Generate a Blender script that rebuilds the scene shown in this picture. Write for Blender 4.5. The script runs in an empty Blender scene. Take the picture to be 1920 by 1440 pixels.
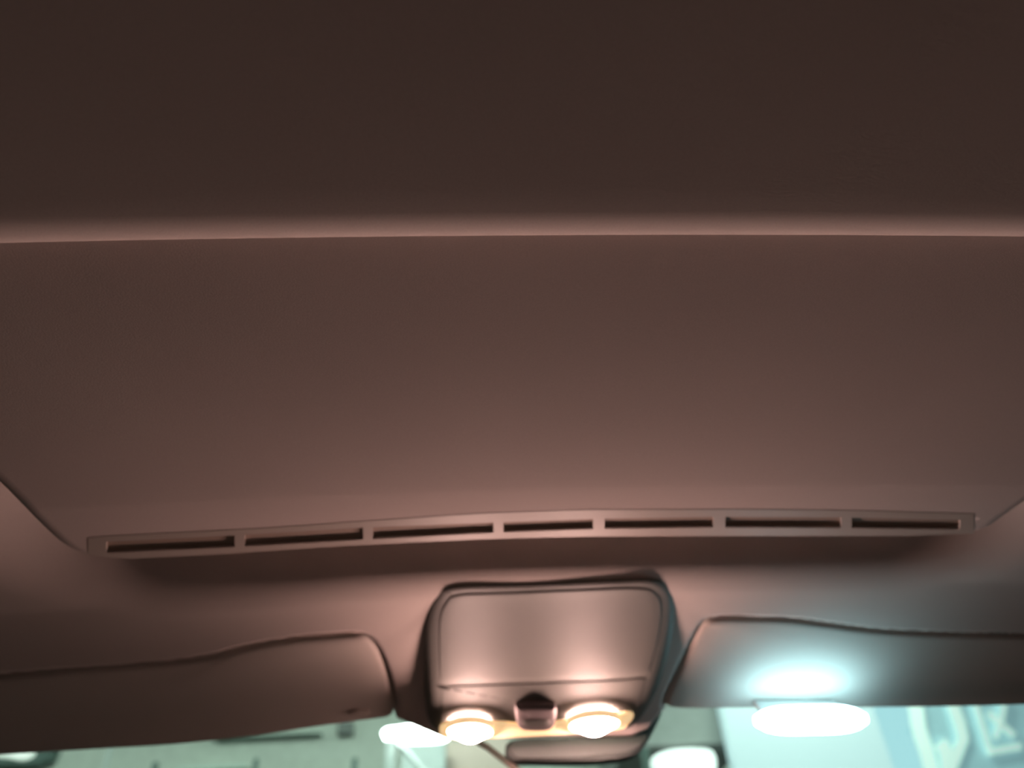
import bpy, math, random
import numpy as np
from mathutils import Vector, Matrix

# ------------------------------------------------------------------ camera, world, exposure
sc = bpy.context.scene
COL = sc.collection
FPX = 1387.0                       # focal length in pixels of the 1920x1440 frame
PITCH = math.radians(40.0)
CAMZ = 1.05                        # phone height above the ground inside the car
H = 0.32                           # roof lining above the phone

# car axes seen in camera space (right, up, forward)
AX = Vector((0.9982, 0.0178, 0.0576)).normalized()
fy, fz = -math.sin(PITCH), math.cos(PITCH)
fa = -(AX.y * fy + AX.z * fz) / AX.x
AY = Vector((fa, fy, fz)).normalized()
AZ = AX.cross(AY) * -1.0           # (right, up, forward) is left-handed
CAMX = -0.030


def ray(px, py):
    v = Vector(((px - 960) / FPX, (720 - py) / FPX, 1.0))
    return Vector((v.dot(AX), v.dot(AY), v.dot(AZ)))


cam = bpy.data.cameras.new('camera')
cam.sensor_width = 36.0
cam.lens = 36.0 * FPX / 1920.0
cam.clip_start = 0.01
cam.clip_end = 200
cam.dof.use_dof = True
cam.dof.focus_distance = 0.42
cam.dof.aperture_fstop = 4.8
camo = bpy.data.objects.new('camera', cam)
COL.objects.link(camo)
R = Matrix(((AX.x, AX.y, -AX.z), (AY.x, AY.y, -AY.z), (AZ.x, AZ.y, -AZ.z)))
camo.matrix_world = Matrix.Translation((CAMX, 0, CAMZ)) @ R.to_4x4()
sc.camera = camo

world = bpy.data.worlds.new('night')
world.use_nodes = True
bg = world.node_tree.nodes['Background']
bg.inputs[0].default_value = (1.0, 0.72, 0.62, 1)
bg.inputs[1].default_value = 0.012
sc.world = world

sc.view_settings.view_transform = 'Standard'
sc.view_settings.look = 'None'
sc.view_settings.exposure = 0.0
sc.view_settings.gamma = 1.0
sc.view_settings.use_curve_mapping = False
sc.cycles.use_denoising = True
sc.cycles.max_bounces = 5
sc.cycles.diffuse_bounces = 3
sc.cycles.glossy_bounces = 2

WARM = (1.0, 0.615, 0.53, 1)
COOL = (0.52, 0.98, 1.10, 1)
MAP_LAMP = 930.0
ADDED_GLOW = 14.5
ADDED_CANOPY = 260.0

# ------------------------------------------------------------------ materials


def mat(name, col, rough=0.8, noise=0.0, scale=400.0, bump=0.0, spec=0.3, emit=None, estr=0.0, mott=0.0):
    m = bpy.data.materials.new(name)
    m.use_nodes = True
    nt = m.node_tree
    b = nt.nodes['Principled BSDF']
    b.inputs['Base Color'].default_value = (*col, 1)
    b.inputs['Roughness'].default_value = rough
    b.inputs['Specular IOR Level'].default_value = spec
    tc = nt.nodes.new('ShaderNodeTexCoord')
    if noise or mott or bump:
        n = nt.nodes.new('ShaderNodeTexNoise')
        n.inputs['Scale'].default_value = scale
        n.inputs['Detail'].default_value = 1
        nt.links.new(tc.outputs['Object'], n.inputs['Vector'])
        n2 = nt.nodes.new('ShaderNodeTexNoise')
        n2.inputs['Scale'].default_value = 9.0
        n2.inputs['Detail'].default_value = 1
        nt.links.new(tc.outputs['Object'], n2.inputs['Vector'])
        a = nt.nodes.new('ShaderNodeMapRange')
        a.inputs['To Min'].default_value = 1 - noise
        a.inputs['To Max'].default_value = 1 + noise
        nt.links.new(n.outputs['Fac'], a.inputs['Value'])
        c = nt.nodes.new('ShaderNodeMapRange')
        c.inputs['To Min'].default_value = 1 - mott
        c.inputs['To Max'].default_value = 1 + mott
        nt.links.new(n2.outputs['Fac'], c.inputs['Value'])
        mu = nt.nodes.new('ShaderNodeMath')
        mu.operation = 'MULTIPLY'
        nt.links.new(a.outputs[0], mu.inputs[0])
        nt.links.new(c.outputs[0], mu.inputs[1])
        vm = nt.nodes.new('ShaderNodeVectorMath')
        vm.operation = 'SCALE'
        vm.inputs[0].default_value = col
        nt.links.new(mu.outputs[0], vm.inputs['Scale'])
        nt.links.new(vm.outputs[0], b.inputs['Base Color'])
        if bump:
            bp = nt.nodes.new('ShaderNodeBump')
            bp.inputs['Strength'].default_value = bump
            bp.inputs['Distance'].default_value = 0.0006
            nt.links.new(n.outputs['Fac'], bp.inputs['Height'])
            nt.links.new(bp.outputs[0], b.inputs['Normal'])
    if emit:
        b.inputs['Emission Color'].default_value = emit
        b.inputs['Emission Strength'].default_value = estr
    return m


M = {
    'dash': mat('brown_dash_plastic', (0.09, 0.075, 0.068), 0.7, 0.04, 500, 0.1),
    'seatcloth': mat('brown_seat_cloth', (0.13, 0.11, 0.10), 0.95, 0.08, 700, 0.2),
    'carpet': mat('brown_carpet', (0.07, 0.06, 0.055), 0.95, 0.15, 600, 0.2),
    'lining': mat('headliner_cloth', (0.50, 0.43, 0.40), 0.95, 0.08, 900, 0.10, 0.1, mott=0.05),
    'shade': mat('sunroof_shade_cloth', (0.58, 0.49, 0.46), 0.95, 0.08, 900, 0.10, 0.1, mott=0.05),
    'visor': mat('visor_vinyl', (0.52, 0.46, 0.42), 0.8, 0.06, 600, 0.2, 0.2, mott=0.04),
    'rail': mat('rail_plastic', (0.42, 0.36, 0.32), 0.6, 0.03, 500, 0.05, 0.3),
    'slot': mat('slot_dark_brown', (0.30, 0.22, 0.18), 0.85, 0.05, 500),
    'console': mat('console_plastic', (0.145, 0.142, 0.128), 0.6, 0.04, 700, 0.15, 0.25),
    'button': mat('button_grey', (0.17, 0.14, 0.14), 0.5, 0.03, 500),
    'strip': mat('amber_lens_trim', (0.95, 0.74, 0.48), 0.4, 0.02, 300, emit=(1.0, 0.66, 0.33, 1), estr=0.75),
    'maplens': mat('lit_map_lens', (1, 0.9, 0.75), 0.3, emit=WARM, estr=MAP_LAMP),
    'glowlens': mat('added_glow_lens', (1, 1, 1), 0.3, emit=COOL, estr=ADDED_GLOW),
    'lampback': mat('lamp_back_white', (0.7, 0.72, 0.72), 0.5, 0.02, 300),
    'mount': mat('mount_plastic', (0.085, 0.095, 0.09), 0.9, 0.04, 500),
    'cable': mat('dark_cable', (0.10, 0.085, 0.07), 0.6, 0.03, 500),
    'greenwall': mat('pale_green_plaster', (0.70, 0.75, 0.67), 0.9, 0.04, 30, mott=0.12),
    'darkgreen': mat('dark_green_paint', (0.13, 0.19, 0.17), 0.7, 0.05, 30),
    'beam': mat('grey_green_paint', (0.28, 0.36, 0.33), 0.7, 0.05, 30),
    'greygreen': mat('grey_green_panel', (0.26, 0.28, 0.265), 0.8, 0.05, 20, mott=0.08),
    'greypanel': mat('grey_panel', (0.46, 0.52, 0.50), 0.8, 0.05, 20, mott=0.08),
    'palepost': mat('pale_paint', (0.70, 0.82, 0.74), 0.6, 0.03, 30),
    'whitepost': mat('white_paint', (0.68, 0.75, 0.72), 0.6, 0.03, 30),
    'glarepanel': mat('painted_glare_panel', (0.66, 0.53, 0.46), 0.8, 0.04, 20),  # warm colour stands in for map-lamp glare over a pale wall
    'asphalt': mat('asphalt', (0.06, 0.06, 0.06), 0.9, 0.3, 40, mott=0.1),
    'outlamp': mat('lit_street_lamp', (1, 1, 1), 0.3, emit=(0.90, 1.0, 0.97, 1), estr=14.0),
    'walllamp': mat('lit_wall_lamp', (1, 1, 1), 0.3, emit=(0.86, 1.0, 0.86, 1), estr=0.75),
    'domelamp': mat('lit_dome_lamp', (1, 1, 1), 0.3, emit=(0.86, 1.0, 0.95, 1), estr=0.9),
    'sign': mat('blue_sign_painted_glow', (0.3, 0.45, 0.48), 0.4, 0.0, 5, emit=(0.30, 0.53, 0.57, 1), estr=0.62),  # emission stands in for lamplight falling on the sign
    'signglow': mat('sign_painted_lamplight', (0.36, 0.40, 0.40), 0.4, 0.0, 5, emit=(0.60, 0.92, 0.95, 1), estr=0.62),  # brighter sign part: nearby lamp's light put into the emission
    'letter': mat('lit_sign_letter', (0.8, 0.9, 0.85), 0.4, 0.0, 5, emit=(0.56, 0.80, 0.74, 1), estr=0.6),
    'fill_lens': mat('added_fill_lens', (1, 1, 1), 0.3, emit=(0.80, 1.0, 0.90, 1), estr=72.0),  # lens of the added, unseen lamps that brighten the street
}
for k in ('sign', 'signglow', 'letter', 'strip', 'walllamp', 'domelamp'):
    M[k].cycles.emission_sampling = 'NONE'      # faint emitters need no light sampling
g = bpy.data.materials.new('windshield_glass')
g.use_nodes = True
nt = g.node_tree
nt.nodes.clear()
out = nt.nodes.new('ShaderNodeOutputMaterial')
tr = nt.nodes.new('ShaderNodeBsdfTransparent')
tr.inputs[0].default_value = (0.86, 0.93, 0.90, 1)
gl = nt.nodes.new('ShaderNodeBsdfGlossy')
gl.inputs['Roughness'].default_value = 0.03
mx = nt.nodes.new('ShaderNodeMixShader')
mx.inputs[0].default_value = 0.04
nt.links.new(tr.outputs[0], mx.inputs[1])
nt.links.new(gl.outputs[0], mx.inputs[2])
nt.links.new(mx.outputs[0], out.inputs[0])
M['glass'] = g

# ------------------------------------------------------------------ helpers


def mesh(name, verts, faces, material, parent=None, smooth=True):
    me = bpy.data.meshes.new(name)
    me.from_pydata([tuple(v) for v in verts], [], faces)
    me.validate()
    import bmesh
    bm = bmesh.new()
    bm.from_mesh(me)
    bmesh.ops.recalc_face_normals(bm, faces=bm.faces)
    bm.to_mesh(me)
    bm.free()
    if smooth:
        for p in me.polygons:
            p.use_smooth = True
    me.materials.append(M[material])
    o = bpy.data.objects.new(name, me)
    COL.objects.link(o)
    if parent is not None:
        o.parent = parent
        o.matrix_parent_inverse = parent.matrix_world.inverted()
    return o


def tag(o, label, cat=None, group=None, kind=None):
    if label:
        o['label'] = label
    if cat:
        o['category'] = cat
    if group:
        o['group'] = group
    if kind:
        o['kind'] = kind
    return o


def thing(name, loc, label, cat, group=None):
    o = bpy.data.objects.new(name, None)
    o.empty_display_size = 0.05
    o.location = loc
    COL.objects.link(o)
    o.matrix_world = Matrix.Translation(loc)
    return tag(o, label, cat, group)


Y0 = 0.70


def S(x, y):
    """height of the roof lining above the ground"""
    t = max(0.0, y - Y0)
    return CAMZ + H - 0.14 * t - 0.8 * t * t - 0.05 * x * x


def surf(px, py, off=0.0):
    """where the line of sight meets the roof lining shifted by off; off may be a function of y"""
    d = ray(px, py)
    f = off if callable(off) else (lambda y: off)
    lo, hi = 0.05, 2.5
    for _ in range(50):
        mid = (lo + hi) / 2
        p = Vector((CAMX, 0, CAMZ)) + d * mid
        if p.z < S(p.x, p.y) + f(p.y):
            lo = mid
        else:
            hi = mid
    return Vector((CAMX, 0, CAMZ)) + d * lo


def wallpt(px, py, Y):
    d = ray(px, py)
    return Vector((CAMX, 0, CAMZ)) + d * (Y / d.y)


def catmull(pts, n=8, closed=False):
    res = []
    N = len(pts)
    for i in range(N if closed else N - 1):
        if closed:
            p0, p1, p2, p3 = pts[(i - 1) % N], pts[i], pts[(i + 1) % N], pts[(i + 2) % N]
        else:
            p0, p1, p2, p3 = pts[max(i - 1, 0)], pts[i], pts[i + 1], pts[min(i + 2, N - 1)]
        for k in range(n):
            t = k / n
            res.append(tuple(0.5 * (2 * b + (c - a) * t + (2 * a - 5 * b + 4 * c - d) * t * t + (3 * b - a - 3 * c + d) * t ** 3)
                             for a, b, c, d in zip(p0, p1, p2, p3)))
    if not closed:
        res.append(tuple(pts[-1]))
    return res


def resample(pts, n, closed=True):
    P = [Vector(p) for p in pts]
    if closed:
        P.append(P[0])
    L = [0]
    for a, b in zip(P, P[1:]):
        L.append(L[-1] + (b - a).length)
    m = n if closed else n - 1
    res, j = [], 0
    for i in range(n):
        s = L[-1] * i / m
        while j < len(L) - 2 and L[j + 1] < s:
            j += 1
        t = (s - L[j]) / max(1e-9, L[j + 1] - L[j])
        res.append(P[j].lerp(P[j + 1], min(1, max(0, t))))
    return res


def area(P):
    return 0.5 * sum(P[i].x * P[(i + 1) % len(P)].y - P[(i + 1) % len(P)].x * P[i].y for i in range(len(P)))


def normals(P):
    """outward normals of a counter-clockwise closed plan outline"""
    N = len(P)
    r = []
    for i in range(N):
        t = P[(i + 1) % N] - P[i - 1]
        r.append(Vector((t.y, -t.x)).normalized())
    return r


def interp(tab, x):
    if x <= tab[0][0]:
        return tab[0][1]
    for (a, b), (c, d) in zip(tab, tab[1:]):
        if x <= c:
            return b + (d - b) * (x - a) / (c - a)
    return tab[-1][1]


def pad(name, outline, front, back, rad, material, parent=None, n=160, rings=9, crown=0.0, ref=None):
    """a padded body lying along the roof lining: plan outline, cabin-side offset (front), roof-side offset (back),
    rounded rim of radius rad. Offsets are metres below the lining, or functions of y."""
    ff = front if callable(front) else (lambda x, y: front)
    fb = back if callable(back) else (lambda x, y: back)
    P = resample([Vector((p[0], p[1])) for p in outline], n)
    if area(P) < 0:
        P.reverse()
    Nn = normals(P)
    c = sum(P, Vector((0, 0))) / n
    V, F, R_ = [], [], []

    def ring(pts, zs):
        base = len(V)
        for p, z in zip(pts, zs):
            V.append((p.x, p.y, z))
        R_.append(base)
    # roof-side rim, then the rounded rim, then concentric rings to the middle
    ring([p.lerp(c, 0.04) for p in P], [S(p.x, p.y) - fb(p.x, p.y) for p in P])
    for k in range(7):
        a = -math.pi / 2 + math.pi * k / 6
        ins = rad * (1 - math.cos(a))
        pts = [p - q * ins for p, q in zip(P, Nn)]
        zs = []
        for p in pts:
            f, b = ff(p.x, p.y), fb(p.x, p.y)
            zs.append(S(p.x, p.y) - (b + (f - b) * (0.5 + 0.5 * math.sin(a))))
        ring(pts, zs)
    inner = [p - q * rad for p, q in zip(P, Nn)]
    for k in range(1, rings):
        s = k / rings
        pts = [p.lerp(c, s) for p in inner]
        ring(pts, [S(p.x, p.y) - ff(p.x, p.y) - crown * (1 - (1 - s) ** 2) for p in pts])
    for a, b in zip(R_, R_[1:]):
        for i in range(n):
            j = (i + 1) % n
            F.append((a + i, a + j, b + j, b + i))
    V.append((c.x, c.y, S(c.x, c.y) - ff(c.x, c.y) - crown))
    for i in range(n):
        F.append((R_[-1] + i, R_[-1] + (i + 1) % n, len(V) - 1))
    V.append((c.x, c.y, S(c.x, c.y) - fb(c.x, c.y)))
    for i in range(n):
        F.append((R_[0] + (i + 1) % n, R_[0] + i, len(V) - 1))
    return mesh(name, V, F, material, parent)


def tube(name, pts, rad, material, parent=None, n=12):
    P = [Vector(p) for p in pts]
    V, F = [], []
    for i, p in enumerate(P):
        t = (P[min(i + 1, len(P) - 1)] - P[max(i - 1, 0)]).normalized()
        u = t.cross(Vector((0, 1, 0)))
        if u.length < 0.1:
            u = t.cross(Vector((1, 0, 0)))
        u.normalize()
        w = t.cross(u)
        r = rad if not isinstance(rad, (list, tuple)) else rad[i]
        for k in range(n):
            a = 2 * math.pi * k / n
            V.append(p + (u * math.cos(a) + w * math.sin(a)) * r)
    for i in range(len(P) - 1):
        for k in range(n):
            j = (k + 1) % n
            F.append((i * n + k, i * n + j, (i + 1) * n + j, (i + 1) * n + k))
    F.append(tuple(range(n)))
    F.append(tuple((len(P) - 1) * n + k for k in range(n)))
    return mesh(name, V, F, material, parent)


def prism(name, outline, depth, material, parent=None, bev=0.004):
    """outline: points on an upright plane facing the car; depth runs away from the car"""
    P = [Vector(p) for p in outline]
    n = len(P)
    c = sum(P, Vector()) / n
    V, F = [], []
    rings = [(bev, 0.0), (0.0, bev), (0.0, depth)]
    for ins, dy in rings:
        for p in P:
            v = c - p
            q = p + v.normalized() * min(ins, v.length * 0.4)
            V.append((q.x, q.y + dy, q.z))
    for r in range(2):
        for i in range(n):
            j = (i + 1) % n
            F.append((r * n + i, r * n + j, (r + 1) * n + j, (r + 1) * n + i))
    F.append(tuple(range(n)))
    F.append(tuple(2 * n + i for i in range(n)))
    return mesh(name, V, F, material, parent, smooth=False)


def box(name, x0, x1, y0, y1, z0, z1, material, parent=None, bev=0.01):
    b = min(bev, (x1 - x0) * .3, (z1 - z0) * .3, (y1 - y0) * .3)
    return prism(name, [(x0, y0, z0), (x1, y0, z0), (x1, y0, z1), (x0, y0, z1)], y1 - y0, material, parent, b)


# ------------------------------------------------------------------ roof lining with the sunroof opening
LIP = 0.032                       # height and reach of the rolled edge of the opening
front_px = [(0, 912), (40, 950), (80, 990), (115, 1020), (150, 1038), (190, 1047), (240, 1050), (400, 1042), (640, 1026),
            (900, 1013), (1100, 1008), (1400, 1007), (1700, 1007), (1800, 1003), (1850, 991), (1885, 968), (1920, 944)]
RIM = -0.010                      # the shade's rim hangs this far below the lining
fp = [surf(x, y, RIM) for x, y in catmull(front_px, 6)]
xl = fp[0].x - 0.006
xr = fp[-1].x + 0.008
YR = 0.2535                        # rear edge of the opening
plan = [(p.x, p.y) for p in fp]
rc = 0.05
plan += [(xr, fp[-1].y - 0.05), (xr, YR + rc)]
plan += [(xr - rc + rc * math.cos(a), YR + rc - rc * math.sin(a)) for a in (0.4, 0.8, 1.2, math.pi / 2)]
plan += [(xl + rc - rc * math.sin(a), YR + rc - rc * math.cos(a)) for a in (0, 0.4, 0.8, 1.2)]
plan += [(xl, YR + rc), (xl, fp[0].y - 0.05)]
NO = 1200
OP = resample([Vector(p) for p in plan], NO)
if area(OP) < 0:
    OP.reverse()
for _ in range(3):
    OP = [(OP[i - 1] + OP[i] * 2 + OP[(i + 1) % NO]) / 4 for i in range(NO)]
ON = normals(OP)
SH = [p.copy() for p in OP]          # rim of the shade; the lining's edge runs a little outside it
OP = [p + q * 0.004 for p, q in zip(OP, ON)]

head_px = [(0, 1392), (200, 1380), (400, 1368), (600, 1347), (690, 1338), (740, 1344), (790, 1365), (830, 1382), (960, 1384), (1100, 1382),
           (1185, 1380), (1215, 1366), (1240, 1332), (1300, 1316), (1500, 1314), (1720, 1313), (1920, 1308)]
hp = [surf(x, y) for x, y in head_px]
# the windshield edge goes on to the pillars outside the frame
HL = [(-0.68, hp[0].y - 0.05)] + [(p.x, p.y) for p in hp] + [(0.68, hp[-1].y - 0.02)]
outer = HL + [(0.70, 0.4), (0.70, -0.75), (-0.70, -0.75), (-0.70, 0.4)]
OC = Vector((0.0, 0.47))


def cast(c, d, poly):
    best = None
    for i in range(len(poly)):
        a, b = Vector(poly[i]), Vector(poly[(i + 1) % len(poly)])
        e = b - a
        den = d.x * e.y - d.y * e.x
        if abs(den) < 1e-9:
            continue
        w = a - c
        t = (w.x * e.y - w.y * e.x) / den
        u = (w.x * d.y - w.y * d.x) / den
        if t > 0 and -1e-6 <= u <= 1 + 1e-6 and (best is None or t < best):
            best = t
    return c + d * best


# plan outlines of the two sun visors, which lie in pockets of the lining
lv_px = [(-260, 1290), (-120, 1275), (0, 1262), (100, 1252), (230, 1242), (320, 1234), (400, 1222), (460, 1206), (540, 1192), (620, 1184), (668, 1182),
         (690, 1190), (708, 1212), (724, 1252), (735, 1295), (739, 1326), (728, 1338), (690, 1344), (600, 1356), (480, 1374), (330, 1390),
         (200, 1398), (100, 1404), (0, 1410), (-120, 1418), (-240, 1420), (-285, 1390), (-285, 1320)]
rv_px = [(1338, 1156), (1400, 1155), (1480, 1158), (1560, 1168), (1640, 1178), (1750, 1184), (1920, 1189), (2060, 1194), (2140, 1215), (2150, 1270), (2110, 1308),
         (1920, 1319), (1760, 1323), (1640, 1324), (1500, 1325), (1380, 1325), (1290, 1326), (1252, 1322), (1248, 1305), (1268, 1262),
         (1292, 1212), (1316, 1170)]


def outline_plan(px, off, n=5):
    return [(p.x, p.y) for p in (surf(x, y, off) for x, y in catmull(px, n, True))]


LV, RV = outline_plan(lv_px, 0.005), outline_plan(rv_px, 0.003)


def inside_depth(pts, poly):
    """distance of plan points inside an outline (negative outside)"""
    P = np.array(poly)
    A, B = P, np.roll(P, -1, axis=0)
    out = np.empty(len(pts))
    for c in range(0, len(pts), 4000):
        q = pts[c:c + 4000, None, :]
        e = (B - A)[None]
        w = q - A[None]
        t = np.clip((w * e).sum(2) / np.maximum((e * e).sum(2), 1e-12), 0, 1)
        dist = np.sqrt(((w - e * t[..., None]) ** 2).sum(2)).min(1)
        y = q[..., 1]
        cross = (A[None, :, 1] > y) != (B[None, :, 1] > y)
        xi = A[None, :, 0] + (y - A[None, :, 1]) * e[..., 0] / np.where(np.abs(e[..., 1]) < 1e-12, 1e-12, e[..., 1])
        ins = (np.logical_and(cross, q[..., 0] < xi).sum(1) % 2) == 1
        out[c:c + 4000] = np.where(ins, dist, -dist)
    return out


V, F = [], []


def L(x, y):
    """the lining itself: it hangs a little lower behind the opening"""
    t = min(1.0, max(0.0, (y - 0.26) / 0.14))
    return S(x, y) - 0.028 * (1 - t * t * (3 - 2 * t))


def edge_size(p):
    """reach and height of the rolled edge: tight at the rear, a wide groove at the sides and the front"""
    t = min(1.0, max(0.0, (p.y - 0.27) / 0.12))
    t = t * t * (3 - 2 * t)
    return 0.030 + 0.095 * t, 0.030 + 0.165 * t


rings = [[(p.x, p.y, L(p.x, p.y) + edge_size(p)[1] + 0.02) for p in OP]]
for k in range(15):
    a = math.pi / 2 * k / 14
    row = []
    for p, q in zip(OP, ON):
        ea, eb = edge_size(p)
        e = p + q * ea * (1 - math.cos(a))
        row.append((e.x, e.y, L(e.x, e.y) + eb * (1 - math.sin(a))))
    rings.append(row)
last = [p + q * edge_size(p)[0] for p, q in zip(OP, ON)]
ends = [cast(OC, (p - OC).normalized(), outer) for p in last]
NR = 72
for k in range(1, NR + 1):
    s = k / NR
    rings.append([(*(p.lerp(e, s)), L(*p.lerp(e, s))) for p, e in zip(last, ends)])
rings.append([(*e, L(*e) + 0.012) for e in ends])
for r in rings:
    V += r
va = np.array(V)
for poly in (LV, RV):
    dd = inside_depth(va[:, :2], poly)
    tt = np.clip((dd + 0.0045) / 0.0045, 0, 1)
    va[:, 2] += 0.014 * tt * tt * (3 - 2 * tt)
V = [tuple(v) for v in va]
for a in range(len(rings) - 1):
    for i in range(NO):
        j = (i + 1) % NO
        F.append((a * NO + i, a * NO + j, (a + 1) * NO + j, (a + 1) * NO + i))
ceiling = mesh('ceiling', V, F, 'lining')
tag(ceiling, 'greige cloth roof lining of the car around the sunroof opening', 'roof lining', kind='structure')

# ------------------------------------------------------------------ sunroof shade with its slotted front rail
shade = thing('sunroof_shade', (0, 0.47, S(0, 0.47) + 0.04), 'closed cloth sunroof shade with a slotted front rail', 'sunroof shade')


L1 = [(130, 1012), (200, 1005), (500, 990), (700, 976), (900, 963), (1100, 956), (1400, 955), (1600, 957), (1850, 964)]
ST = [(200, 1016), (440, 1004), (680, 989), (925, 980), (1110, 973), (1335, 969), (1575, 970), (1800, 975)]
SB = [(200, 1037), (440, 1026), (680, 1012), (925, 999), (1110, 992), (1335, 989), (1575, 990), (1800, 993)]
BT = [(x, y - 2) for x, y in front_px[3:-3]]
slots = [(200, 440), (459, 681), (699, 925), (944, 1112), (1134, 1337), (1360, 1577), (1597, 1800)]
l1p = [surf(x, y, RIM) for x, y in L1]
L1P = [(p.x, p.y) for p in l1p]
xsl, xsr = surf(194, 1025, RIM).x, surf(1804, 984, RIM).x


def shade_off(x, y):
    """the shade hangs level; behind its slotted front rail it steps up"""
    o = RIM + 0.006 * min(1.0, max(0.0, (0.50 - y) / 0.25))
    if xsl < x < xsr and y > interp(L1P, x) + 0.005:
        o += 0.006
    return o


V, F, rb = [], [], []
sc_ = sum(SH, Vector((0, 0))) / NO
rear = [Vector((p.x, p.y - 0.06 * min(1, max(0, (0.33 - p.y) / 0.08)))) for p in SH]
nrm = normals(SH)
for ins, up in ((0.0, 0.014), (0.0, 0.004), (0.0012, 0.0012), (0.004, 0.0)):
    rb.append(len(V))
    V += [(p.x - q.x * ins, p.y - q.y * ins, S(p.x, p.y) + shade_off(p.x, p.y) + up) for p, q in zip(rear, nrm)]
for k in range(1, 60):
    rb.append(len(V))
    for p, q in zip(rear, nrm):
        e = (p - q * 0.004).lerp(sc_, k / 60)
        V.append((e.x, e.y, S(e.x, e.y) + shade_off(e.x, e.y)))
for a, b in zip(rb, rb[1:]):
    for i in range(NO):
        j = (i + 1) % NO
        F.append((a + i, a + j, b + j, b + i))
V.append((sc_.x, sc_.y, S(sc_.x, sc_.y) + shade_off(sc_.x, sc_.y)))
F += [(rb[-1] + i, rb[-1] + (i + 1) % NO, len(V) - 1) for i in range(NO)]
mesh('panel', V, F, 'shade', shade)

ZR, ZT = RIM - 0.0002, RIM + 0.0030


def strip(name, x0, x1, ta, tb, material, z0=ZR, z1=ZT, parent=shade, step=40, inset=0.0):
    n = max(2, int((x1 - x0) / step) + 1)
    V, F = [], []
    for i in range(n):
        x = x0 + (x1 - x0) * i / (n - 1)
        a = surf(x, interp(ta, x), z0)
        b = surf(x, interp(tb, x), z0)
        V += [(a.x, a.y, S(a.x, a.y) + z0), (b.x, b.y, S(b.x, b.y) + z0), (b.x, b.y, S(b.x, b.y) + z1), (a.x, a.y, S(a.x, a.y) + z1)]
    for i in range(n - 1):
        for k in range(4):
            l = (k + 1) % 4
            F.append((i * 4 + k, i * 4 + l, i * 4 + 4 + l, i * 4 + 4 + k))
    F.append((0, 1, 2, 3))
    F.append(tuple((n - 1) * 4 + k for k in range(4)))
    return mesh(name, V, F, material, parent, smooth=False)


strip('rail_edge', 165, 1826, L1, ST, 'rail')
strip('rail_edge', 165, 1826, SB, BT, 'rail')
ends_x = [165] + [v for s in slots for v in s] + [1826]
for i in range(0, len(ends_x), 2):
    strip('divider', ends_x[i], ends_x[i + 1], ST, SB, 'rail')
for a, b in slots:
    strip('vent_slot', a - 2, b + 2, [(x, y - 2) for x, y in ST], [(x, y + 4) for x, y in SB], 'slot', RIM + 0.0022, RIM + 0.0038)

# ------------------------------------------------------------------ sun visors
VF, VB = 0.001, -0.011


def visor(name, pl, label):
    cx = sum(p[0] for p in pl) / len(pl)
    cy = sum(p[1] for p in pl) / len(pl)
    t = thing(name, (cx, cy, S(cx, cy)), label, 'sun visor', 'sun visors folded up against the roof')
    pad('padded_board', pl, VF, VB, 0.006, 'visor', t, n=260, rings=12, crown=0.002)
    return t


lv = visor('sun_visor', LV, 'brown-looking sun visor in shadow, with a wavy upper edge')
rv = visor('sun_visor', RV, 'sun visor lit blue-white by the lamp added at its lower edge')
# small finger notch moulded at the inner end of the shaded visor
pad('clip', outline_plan([(652, 1333), (672, 1329), (692, 1331), (688, 1337), (664, 1338)], -0.002), 0.0055, 0.000, 0.003, 'visor', lv, n=40, rings=3)

# cool lamp added inside the car, standing in for an outdoor lamp's glow
a, b = surf(1416, 1352, -0.047), surf(1624, 1347, -0.047)
lampc = (a + b) / 2
vl = thing('added_glow_lamp', lampc, 'white lamp added under the visor edge, standing in for an outdoor lamp and its glow', 'lamp')
prof = []
for k in range(13):
    s = k / 12
    prof.append((a.lerp(b, s), 0.0150 * max(0.12, (1 - abs(2 * s - 1) ** 4)) ** 0.5))
tube('lens', [p for p, r in prof], [r for p, r in prof], 'glowlens', vl, n=20)
bp = [a.lerp(b, k / 8) for k in range(1, 8)]
V, F = [], []
for p in bp:
    ye = surf(1520, 1318, -VF).y - 0.010      # just behind the visor's lower edge
    top = S(p.x, ye) - VF - 0.0045
    V += [(p.x, p.y + 0.006, p.z + 0.008), (p.x, p.y + 0.014, p.z + 0.002), (p.x, ye + 0.008, top), (p.x, ye, top)]
for i in range(len(bp) - 1):
    for k in range(4):
        F.append((i * 4 + k, i * 4 + (k + 1) % 4, i * 4 + 4 + (k + 1) % 4, i * 4 + 4 + k))
F += [(0, 1, 2, 3), tuple((len(bp) - 1) * 4 + k for k in range(4))]
mesh('lamp_base', V, F, 'lampback', vl, smooth=False)

# ------------------------------------------------------------------ overhead console
cc = surf(1010, 1250)
con = thing('overhead_console', (cc.x, cc.y, S(cc.x, cc.y)), 'beige overhead console with storage door and two lit map lamps', 'console')
yA, yB = surf(1010, 1110).y, surf(1000, 1380).y


def cz(extra):
    def f(x, y):
        t = min(1.2, max(0.0, (y - yA) / (yB - yA)))
        return 0.0018 + 0.031 * t ** 1.35 + extra
    return f


def cplan(px, n=5, extra=0.0):
    f = cz(extra)
    return [(p.x, p.y) for p in (surf(x, y, lambda yy: -f(0, yy)) for x, y in catmull(px, n, True))]


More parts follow.
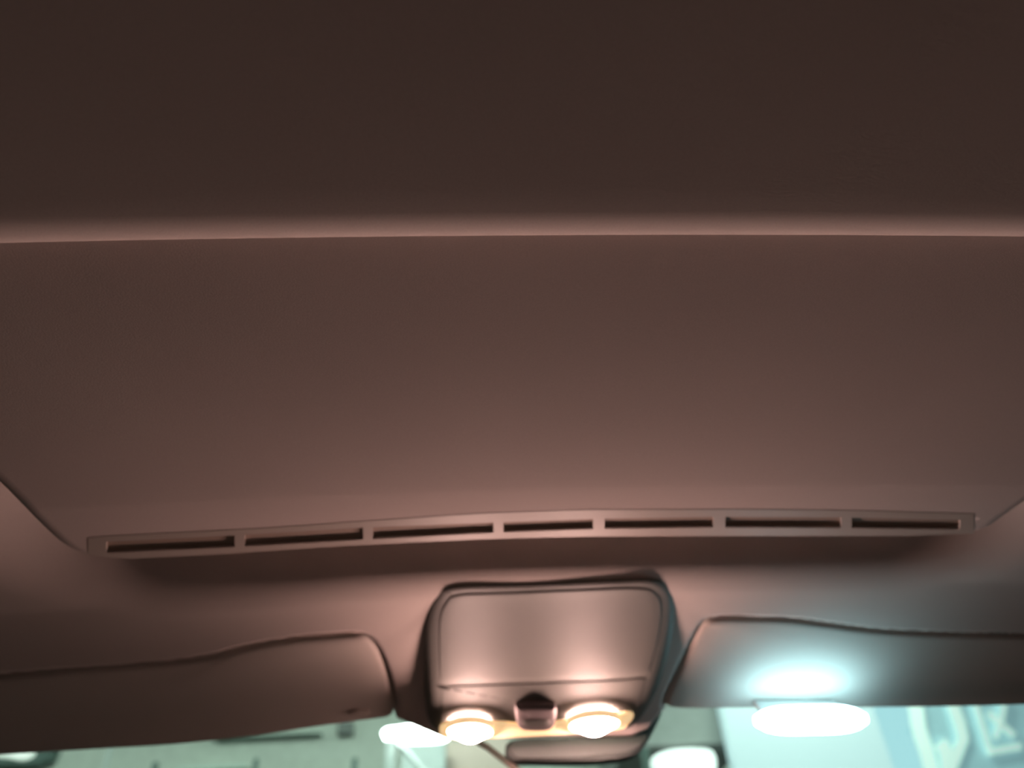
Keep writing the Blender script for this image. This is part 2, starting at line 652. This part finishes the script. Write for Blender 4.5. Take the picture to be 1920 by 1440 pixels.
bez = [(797, 1340), (793, 1260), (794, 1190), (803, 1145), (820, 1116), (850, 1103), (1000, 1098), (1160, 1092), (1225, 1091), (1256, 1104), (1267, 1140),
       (1262, 1210), (1246, 1280), (1226, 1330), (1196, 1372), (1160, 1385), (1050, 1390), (900, 1392), (830, 1388), (804, 1374)]
pad('bezel', cplan(bez), cz(0.0), -0.006, 0.018, 'console', con, n=240, rings=10)
door = [(825, 1270), (823, 1210), (825, 1165), (836, 1136), (860, 1121), (960, 1117), (1100, 1111), (1200, 1108), (1230, 1118), (1241, 1145), (1236, 1195),
        (1222, 1250), (1210, 1268), (1150, 1274), (1000, 1279), (850, 1285), (830, 1283)]
pad('storage_door', cplan(door, 5, 0.003), cz(0.0007), cz(-0.001), 0.0014, 'console', con, n=220, rings=10, crown=0.001)
lampp = [(828, 1300), (835, 1292), (1000, 1286), (1150, 1280), (1204, 1276), (1210, 1284), (1196, 1330), (1184, 1356), (1165, 1370), (1050, 1380), (900, 1386),
         (836, 1385), (826, 1372)]
lamp_panel = pad('lamp_panel', cplan(lampp, 5, 0.003), cz(0.0006), cz(-0.001), 0.0014, 'console', con, n=220, rings=8)
sp = [(824, 1372), (828, 1360), (850, 1357), (930, 1357), (1000, 1362), (1060, 1354), (1120, 1346), (1165, 1342), (1184, 1337), (1188, 1344), (1178, 1358), (1160, 1368),
      (1060, 1377), (960, 1383), (880, 1386), (832, 1384)]
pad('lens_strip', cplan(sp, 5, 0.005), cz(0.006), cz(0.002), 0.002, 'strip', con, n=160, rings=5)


def ell(cx, cy, rx, ry, tilt, n=16):
    t = math.radians(tilt)
    return [(cx + rx * math.cos(a) * math.cos(t) - ry * math.sin(a) * math.sin(t), cy + rx * math.cos(a) * math.sin(t) + ry * math.sin(a) * math.cos(t))
            for a in (2 * math.pi * k / n for k in range(n))]


def collar(name, outer, inner, z0, z1, material, parent):
    """a ring added around a lamp lens to shield the panel from its grazing light"""
    n = len(outer)
    f0, f1 = cz(z0), cz(z1)
    V, F = [], []
    for pts, f in ((outer, f0), (outer, f1), (inner, f1), (inner, f0)):
        V += [(x, y, S(x, y) - f(x, y)) for x, y in pts]
    for a in range(4):
        b = (a + 1) % 4
        for i in range(n):
            j = (i + 1) % n
            F.append((a * n + i, a * n + j, b * n + j, b * n + i))
    return mesh(name, V, F, material, parent)


for (cx, cy, rx, ry, ti) in ((881, 1371, 40, 13, 0), (1114, 1358, 44, 12, -5)):
    ln = pad('map_lamp_lens', cplan(ell(cx, cy, rx, ry, ti), 3, 0.010), cz(0.0115), cz(0.004), 0.003, 'maplens', con, n=60, rings=8, crown=0.0105)
    collar('lens_shield', cplan(ell(cx, cy, rx + 5, ry + 4, ti), 3, 0.010), cplan(ell(cx, cy, rx + 1, ry + 1, ti), 3, 0.010), 0.003, 0.0110, 'strip', ln)
bt = [(966, 1328), (975, 1324), (1035, 1324), (1043, 1328), (1041, 1356), (1030, 1368), (1005, 1370), (980, 1368), (969, 1357)]
btn = pad('switch', cplan(bt, 4, 0.008), cz(0.010), cz(0.002), 0.003, 'button', con, n=80, rings=4)
bl = [(980, 1352), (1005, 1349), (1030, 1352), (1024, 1361), (1005, 1363), (986, 1361)]
pad('switch_mark', cplan(bl, 4, 0.0105), cz(0.0112), cz(0.009), 0.001, 'console', btn, n=40, rings=3)

# ------------------------------------------------------------------ windshield, mirror mount, cable
SLOPE = Vector((0, 0.80, -0.47))
V, F = [], []
for x, y in HL:
    b0 = Vector((x, y, S(x, y) + 0.006))
    for s in (0.0, 0.25, 0.5, 0.75, 1.0):
        q = b0 + SLOPE * s
        V.append((q.x * (1 + 0.15 * s), q.y, q.z + 0.02 * math.sin(math.pi * s)))
for i in range(len(HL) - 1):
    for k in range(4):
        F.append((i * 5 + k, i * 5 + k + 1, i * 5 + 6 + k, i * 5 + 5 + k))
ws = mesh('window_1', V, F, 'glass')
tag(ws, 'sloping tinted windshield glass below the visors', 'windshield', kind='structure')

mm = [(956, 1388), (1060, 1384), (1150, 1378), (1195, 1366), (1228, 1332), (1240, 1322), (1242, 1334), (1226, 1370), (1205, 1402), (1170, 1418), (1100, 1424), (1000, 1424), (958, 1420)]
V, F = [], []
mpts = []
for x, y in catmull(mm, 4, True):
    d = ray(x, y)
    mpts.append(Vector((CAMX, 0, CAMZ)) + d * (0.962 / d.y))
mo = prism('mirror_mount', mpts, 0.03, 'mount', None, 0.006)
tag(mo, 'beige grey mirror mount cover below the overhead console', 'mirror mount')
cp = []
for x, y in ((896, 1391), (915, 1402), (938, 1420), (962, 1438), (990, 1460)):
    d = ray(x, y)
    cp.append(Vector((CAMX, 0, CAMZ)) + d * (0.985 / d.y))
cb = tube('cable', cp, 0.0038, 'cable')
tag(cb, 'dark thin cable slanting down from the console beside the mirror mount', 'cable')

# ------------------------------------------------------------------ the place outside
YW = 9.0
floor = box('floor', -14, 14, -4, 16, -0.06, 0.0, 'asphalt')
tag(floor, 'dark asphalt ground in front of the car', 'ground', kind='structure')
wf = box('wall_front', -12, 12, YW, YW + 0.25, 0, 5.2, 'greenwall')
tag(wf, 'pale green lit wall beyond the windshield', 'wall', kind='structure')


def rect(name, x0, y0, x1, y1, Y, depth, material, label=None, cat=None, parent=None, group=None, to_ground=False):
    p, q = wallpt(x0, y1, Y), wallpt(x1, y0, Y)
    if to_ground:
        p.z = 0
    o = box(name, p.x, q.x, Y, Y + depth, p.z, q.z, material, parent)
    if label:
        tag(o, label, cat, group)
    return o


# dark beam and pale sill on the wall
rect('wall_beam', 395, 1373, 602, 1384, YW - 0.14, 0.14, 'beam', 'dark green beam on the pale wall, just under the shaded visor', 'beam')
rect('wall_ledge', 330, 1432, 462, 1446, YW - 0.12, 0.12, 'palepost', 'pale ledge low on the green wall', 'ledge')
rect('wall_box', 632, 1352, 662, 1376, YW - 0.12, 0.12, 'greygreen', 'small grey box on the wall beside the white lamp', 'box')
rect('pale_post', 194, 1385, 208, 1440, 7.6, 0.08, 'whitepost', 'pale upright post against the green wall', 'post', to_ground=True)
for px, top, lab in ((289, 1428, 'short-topped dark post right of the pale post'), (478, 1421, 'dark post under the dark green beam'),
                     (664, 1420, 'dark post nearest the white street lamp')):
    rect('dark_post', px - 5, top, px + 5, 1440, 8.0, 0.07, 'darkgreen', lab, 'post', group='dark posts along the wall', to_ground=True)

# wall lamp in the lower left corner
p = wallpt(30, 1414, YW)
wl = thing('wall_lamp', (p.x, YW, p.z), 'whitish wall lamp with dark housing in the lower left corner', 'lamp')
hs = [wallpt(x, y, YW - 0.16) for x, y in ((-70, 1400), (66, 1398), (102, 1402), (92, 1424), (70, 1433), (-70, 1436))]
prism('housing', hs, 0.16, 'darkgreen', wl, 0.02)
ls = [wallpt(x, y, YW - 0.20) for x, y in catmull([(-40, 1409), (0, 1406), (40, 1402), (62, 1404), (60, 1416), (40, 1424), (10, 1419), (-40, 1416)], 3, True)]
prism('lens', ls, 0.05, 'walllamp', wl, 0.015)

# street lamp with post and brace
YL = 6.6
p = wallpt(770, 1374, YL)
sl = thing('street_lamp', (p.x, YL, 0), 'bright white street lamp on a white post left of the console', 'lamp')
hd = [wallpt(x, y, YL) for x, y in catmull([(716, 1374), (724, 1364), (745, 1361), (770, 1358), (790, 1364), (820, 1372), (840, 1378), (820, 1385), (770, 1387), (730, 1385)], 3, True)]
prism('lamp_head', hd, 0.12, 'outlamp', sl, 0.03)
q = wallpt(733, 1384, YL + 0.03)
q0 = wallpt(725, 1384, YL + 0.03)
q1 = wallpt(741, 1384, YL + 0.03)
box('post', q0.x, q1.x, YL + 0.03, YL + 0.11, 0, q.z, 'whitepost', sl)
tube('brace', [wallpt(742, 1388, YL + 0.06), wallpt(764, 1412, YL + 0.06), wallpt(792, 1444, YL + 0.06), wallpt(850, 1505, YL + 0.06)], 0.018, 'whitepost', sl)

# boards behind the lamp and the mirror mount
rect('grey_board', 752, 1386, 835, 1470, 7.4, 0.08, 'greypanel', 'grey board behind the white lamp post', 'board', to_ground=True)
rect('glare_tinted_board', 836, 1384, 955, 1470, 7.6, 0.08, 'glarepanel', 'pale wall piece tinted with map-lamp glare between lamp post and mirror mount', 'board', to_ground=True)

# shop front on the other side
rect('fascia', 1175, 1290, 1386, 1402, 7.2, 1.799, 'greygreen', 'grey green fascia left of the shop sign', 'fascia')
rect('thin_post', 1208, 1402, 1216, 1440, 6.9, 0.06, 'darkgreen', 'thin dark post beside the round white lamp', 'post', to_ground=True)
dl = [wallpt(x, y, 7.0) for x, y in catmull([(1222, 1430), (1232, 1414), (1256, 1405), (1290, 1402), (1325, 1403), (1340, 1412), (1344, 1436), (1330, 1460), (1240, 1460)], 3, True)]
dm = prism('dome_lamp', dl, 0.15, 'domelamp', None, 0.03)
tag(dm, 'rounded white lamp glowing under the grey green fascia', 'lamp')
p = wallpt(1660, 1440, 7.05)
sg = thing('shop_sign', (p.x, 7.05, p.z), 'pale blue shop sign, its glow standing in for lamplight, with white letter strokes', 'sign')
rect('painted_glow_panel', 1391, 1270, 1694, 1500, 7.05, 0.14, 'signglow', parent=sg)
rect('blue_panel', 1694, 1270, 2080, 1500, 7.05, 0.14, 'sign', parent=sg)


NS = [0]


def stroke(pts, wpx):
    """one letter stroke: a band of the given width along the pixel path, raised off the sign"""
    P = [Vector(p) for p in pts]
    L, Rr = [], []
    for i, p in enumerate(P):
        t = (P[min(i + 1, len(P) - 1)] - P[max(i - 1, 0)]).normalized()
        n = Vector((-t.y, t.x)) * (wpx / 2)
        L.append(p + n)
        Rr.append(p - n)
    V, F = [], []
    n = len(P)
    NS[0] += 1
    for dy in (7.02 - 0.004 * NS[0], 7.055):
        for a, b in zip(L, Rr):
            V.append(wallpt(a.x, a.y, dy))
            V.append(wallpt(b.x, b.y, dy))
    for i in range(n - 1):
        a = 2 * i
        F += [(a, a + 1, a + 3, a + 2), (2 * n + a, 2 * n + a + 2, 2 * n + a + 3, 2 * n + a + 1),
              (a, a + 2, 2 * n + a + 2, 2 * n + a), (a + 1, 2 * n + a + 1, 2 * n + a + 3, a + 3)]
    F += [(0, 2 * n, 2 * n + 1, 1), (2 * n - 2, 2 * n - 1, 4 * n - 1, 4 * n - 2)]
    return mesh('letter_stroke', V, F, 'letter', sg, smooth=False)


stroke([(1712, 1300), (1718, 1330), (1724, 1370), (1738, 1410), (1748, 1450)], 28)
stroke([(1780, 1300), (1790, 1330), (1800, 1358), (1806, 1385), (1796, 1410), (1780, 1450)], 22)
stroke([(1762, 1392), (1772, 1405), (1776, 1425), (1778, 1450)], 26)
stroke([(1822, 1300), (1834, 1335), (1846, 1375), (1858, 1415)], 11)
stroke([(1856, 1410), (1885, 1404), (1916, 1399)], 13)
stroke([(1853, 1336), (1874, 1356), (1902, 1380)], 13)
stroke([(1884, 1312), (1878, 1350), (1866, 1385)], 11)

# canopy and strip lamps added above the view to light the outdoor scene
cn = box('added_canopy_1', -9, 9, 5.4, YW - 0.001, 4.30, 4.42, 'greypanel')
tag(cn, 'unseen canopy slab added over the pavement to carry the strip lamps', 'canopy', kind='structure')
for i, x in enumerate((-4.6, -0.9, 2.8)):
    cl = thing('added_fill_lamp', (x, 6.0, 4.3), ('leftmost', 'middle', 'rightmost')[i] + ' of three unseen lamps added to light the street', 'lamp', 'unseen strip lamps added to light the street')
    box('lens', x - 0.8, x + 0.8, 5.88, 6.12, 4.20, 4.24, 'fill_lens', cl)
    box('casing', x - 0.82, x + 0.82, 5.86, 6.14, 4.24, 4.30, 'lampback', cl)

# ------------------------------------------------------------------ the cabin below the frame: dashboard, seats, tunnel


def rbox(name, c, size, material, parent=None, bev=0.04, tilt=0.0, seg=4):
    import bmesh
    bm = bmesh.new()
    bmesh.ops.create_cube(bm, size=1.0)
    for v in bm.verts:
        v.co = Vector((v.co.x * size[0], v.co.y * size[1], v.co.z * size[2]))
    bmesh.ops.bevel(bm, geom=list(bm.edges), offset=bev, segments=seg, profile=0.5, affect='EDGES')
    rot = Matrix.Rotation(tilt, 4, 'X')
    vs = [rot @ v.co + Vector(c) for v in bm.verts]
    fs = [tuple(v.index for v in f.verts) for f in bm.faces]
    bm.free()
    return mesh(name, vs, fs, material, parent)


cf = box('floor_carpet', -0.72, 0.72, -0.9, 1.5, 0.18, 0.22, 'carpet')
tag(cf, 'brown carpeted cabin floor of the car', 'floor', kind='structure')
db = thing('dashboard', (0, 1.15, 0.22), 'dark brown dashboard under the windshield', 'dashboard')
rbox('dash_top', (0, 1.16, 0.80), (1.40, 0.62, 0.10), 'dash', db, 0.045, math.radians(-4))
rbox('dash_front', (0, 1.08, 0.52), (1.36, 0.34, 0.50), 'dash', db, 0.06)
rbox('tunnel_console', (0, 0.50, 0.35), (0.22, 1.00, 0.26), 'dash', db, 0.04)
for x, lab in ((-0.37, 'dark brown front seat on the shaded visor side'), (0.37, 'dark brown front seat on the lit visor side')):
    st = thing('car_seat', (x, 0.25, 0.22), lab, 'car seat', 'front seats')
    rbox('cushion', (x, 0.36, 0.42), (0.50, 0.52, 0.18), 'seatcloth', st, 0.07, math.radians(6))
    rbox('seat_base', (x, 0.34, 0.28), (0.42, 0.42, 0.12), 'button', st, 0.02)
    rbox('backrest', (x, 0.06, 0.68), (0.48, 0.14, 0.56), 'seatcloth', st, 0.06, math.radians(14))
    rbox('headrest', (x, -0.03, 1.03), (0.26, 0.09, 0.16), 'seatcloth', st, 0.04, math.radians(8))
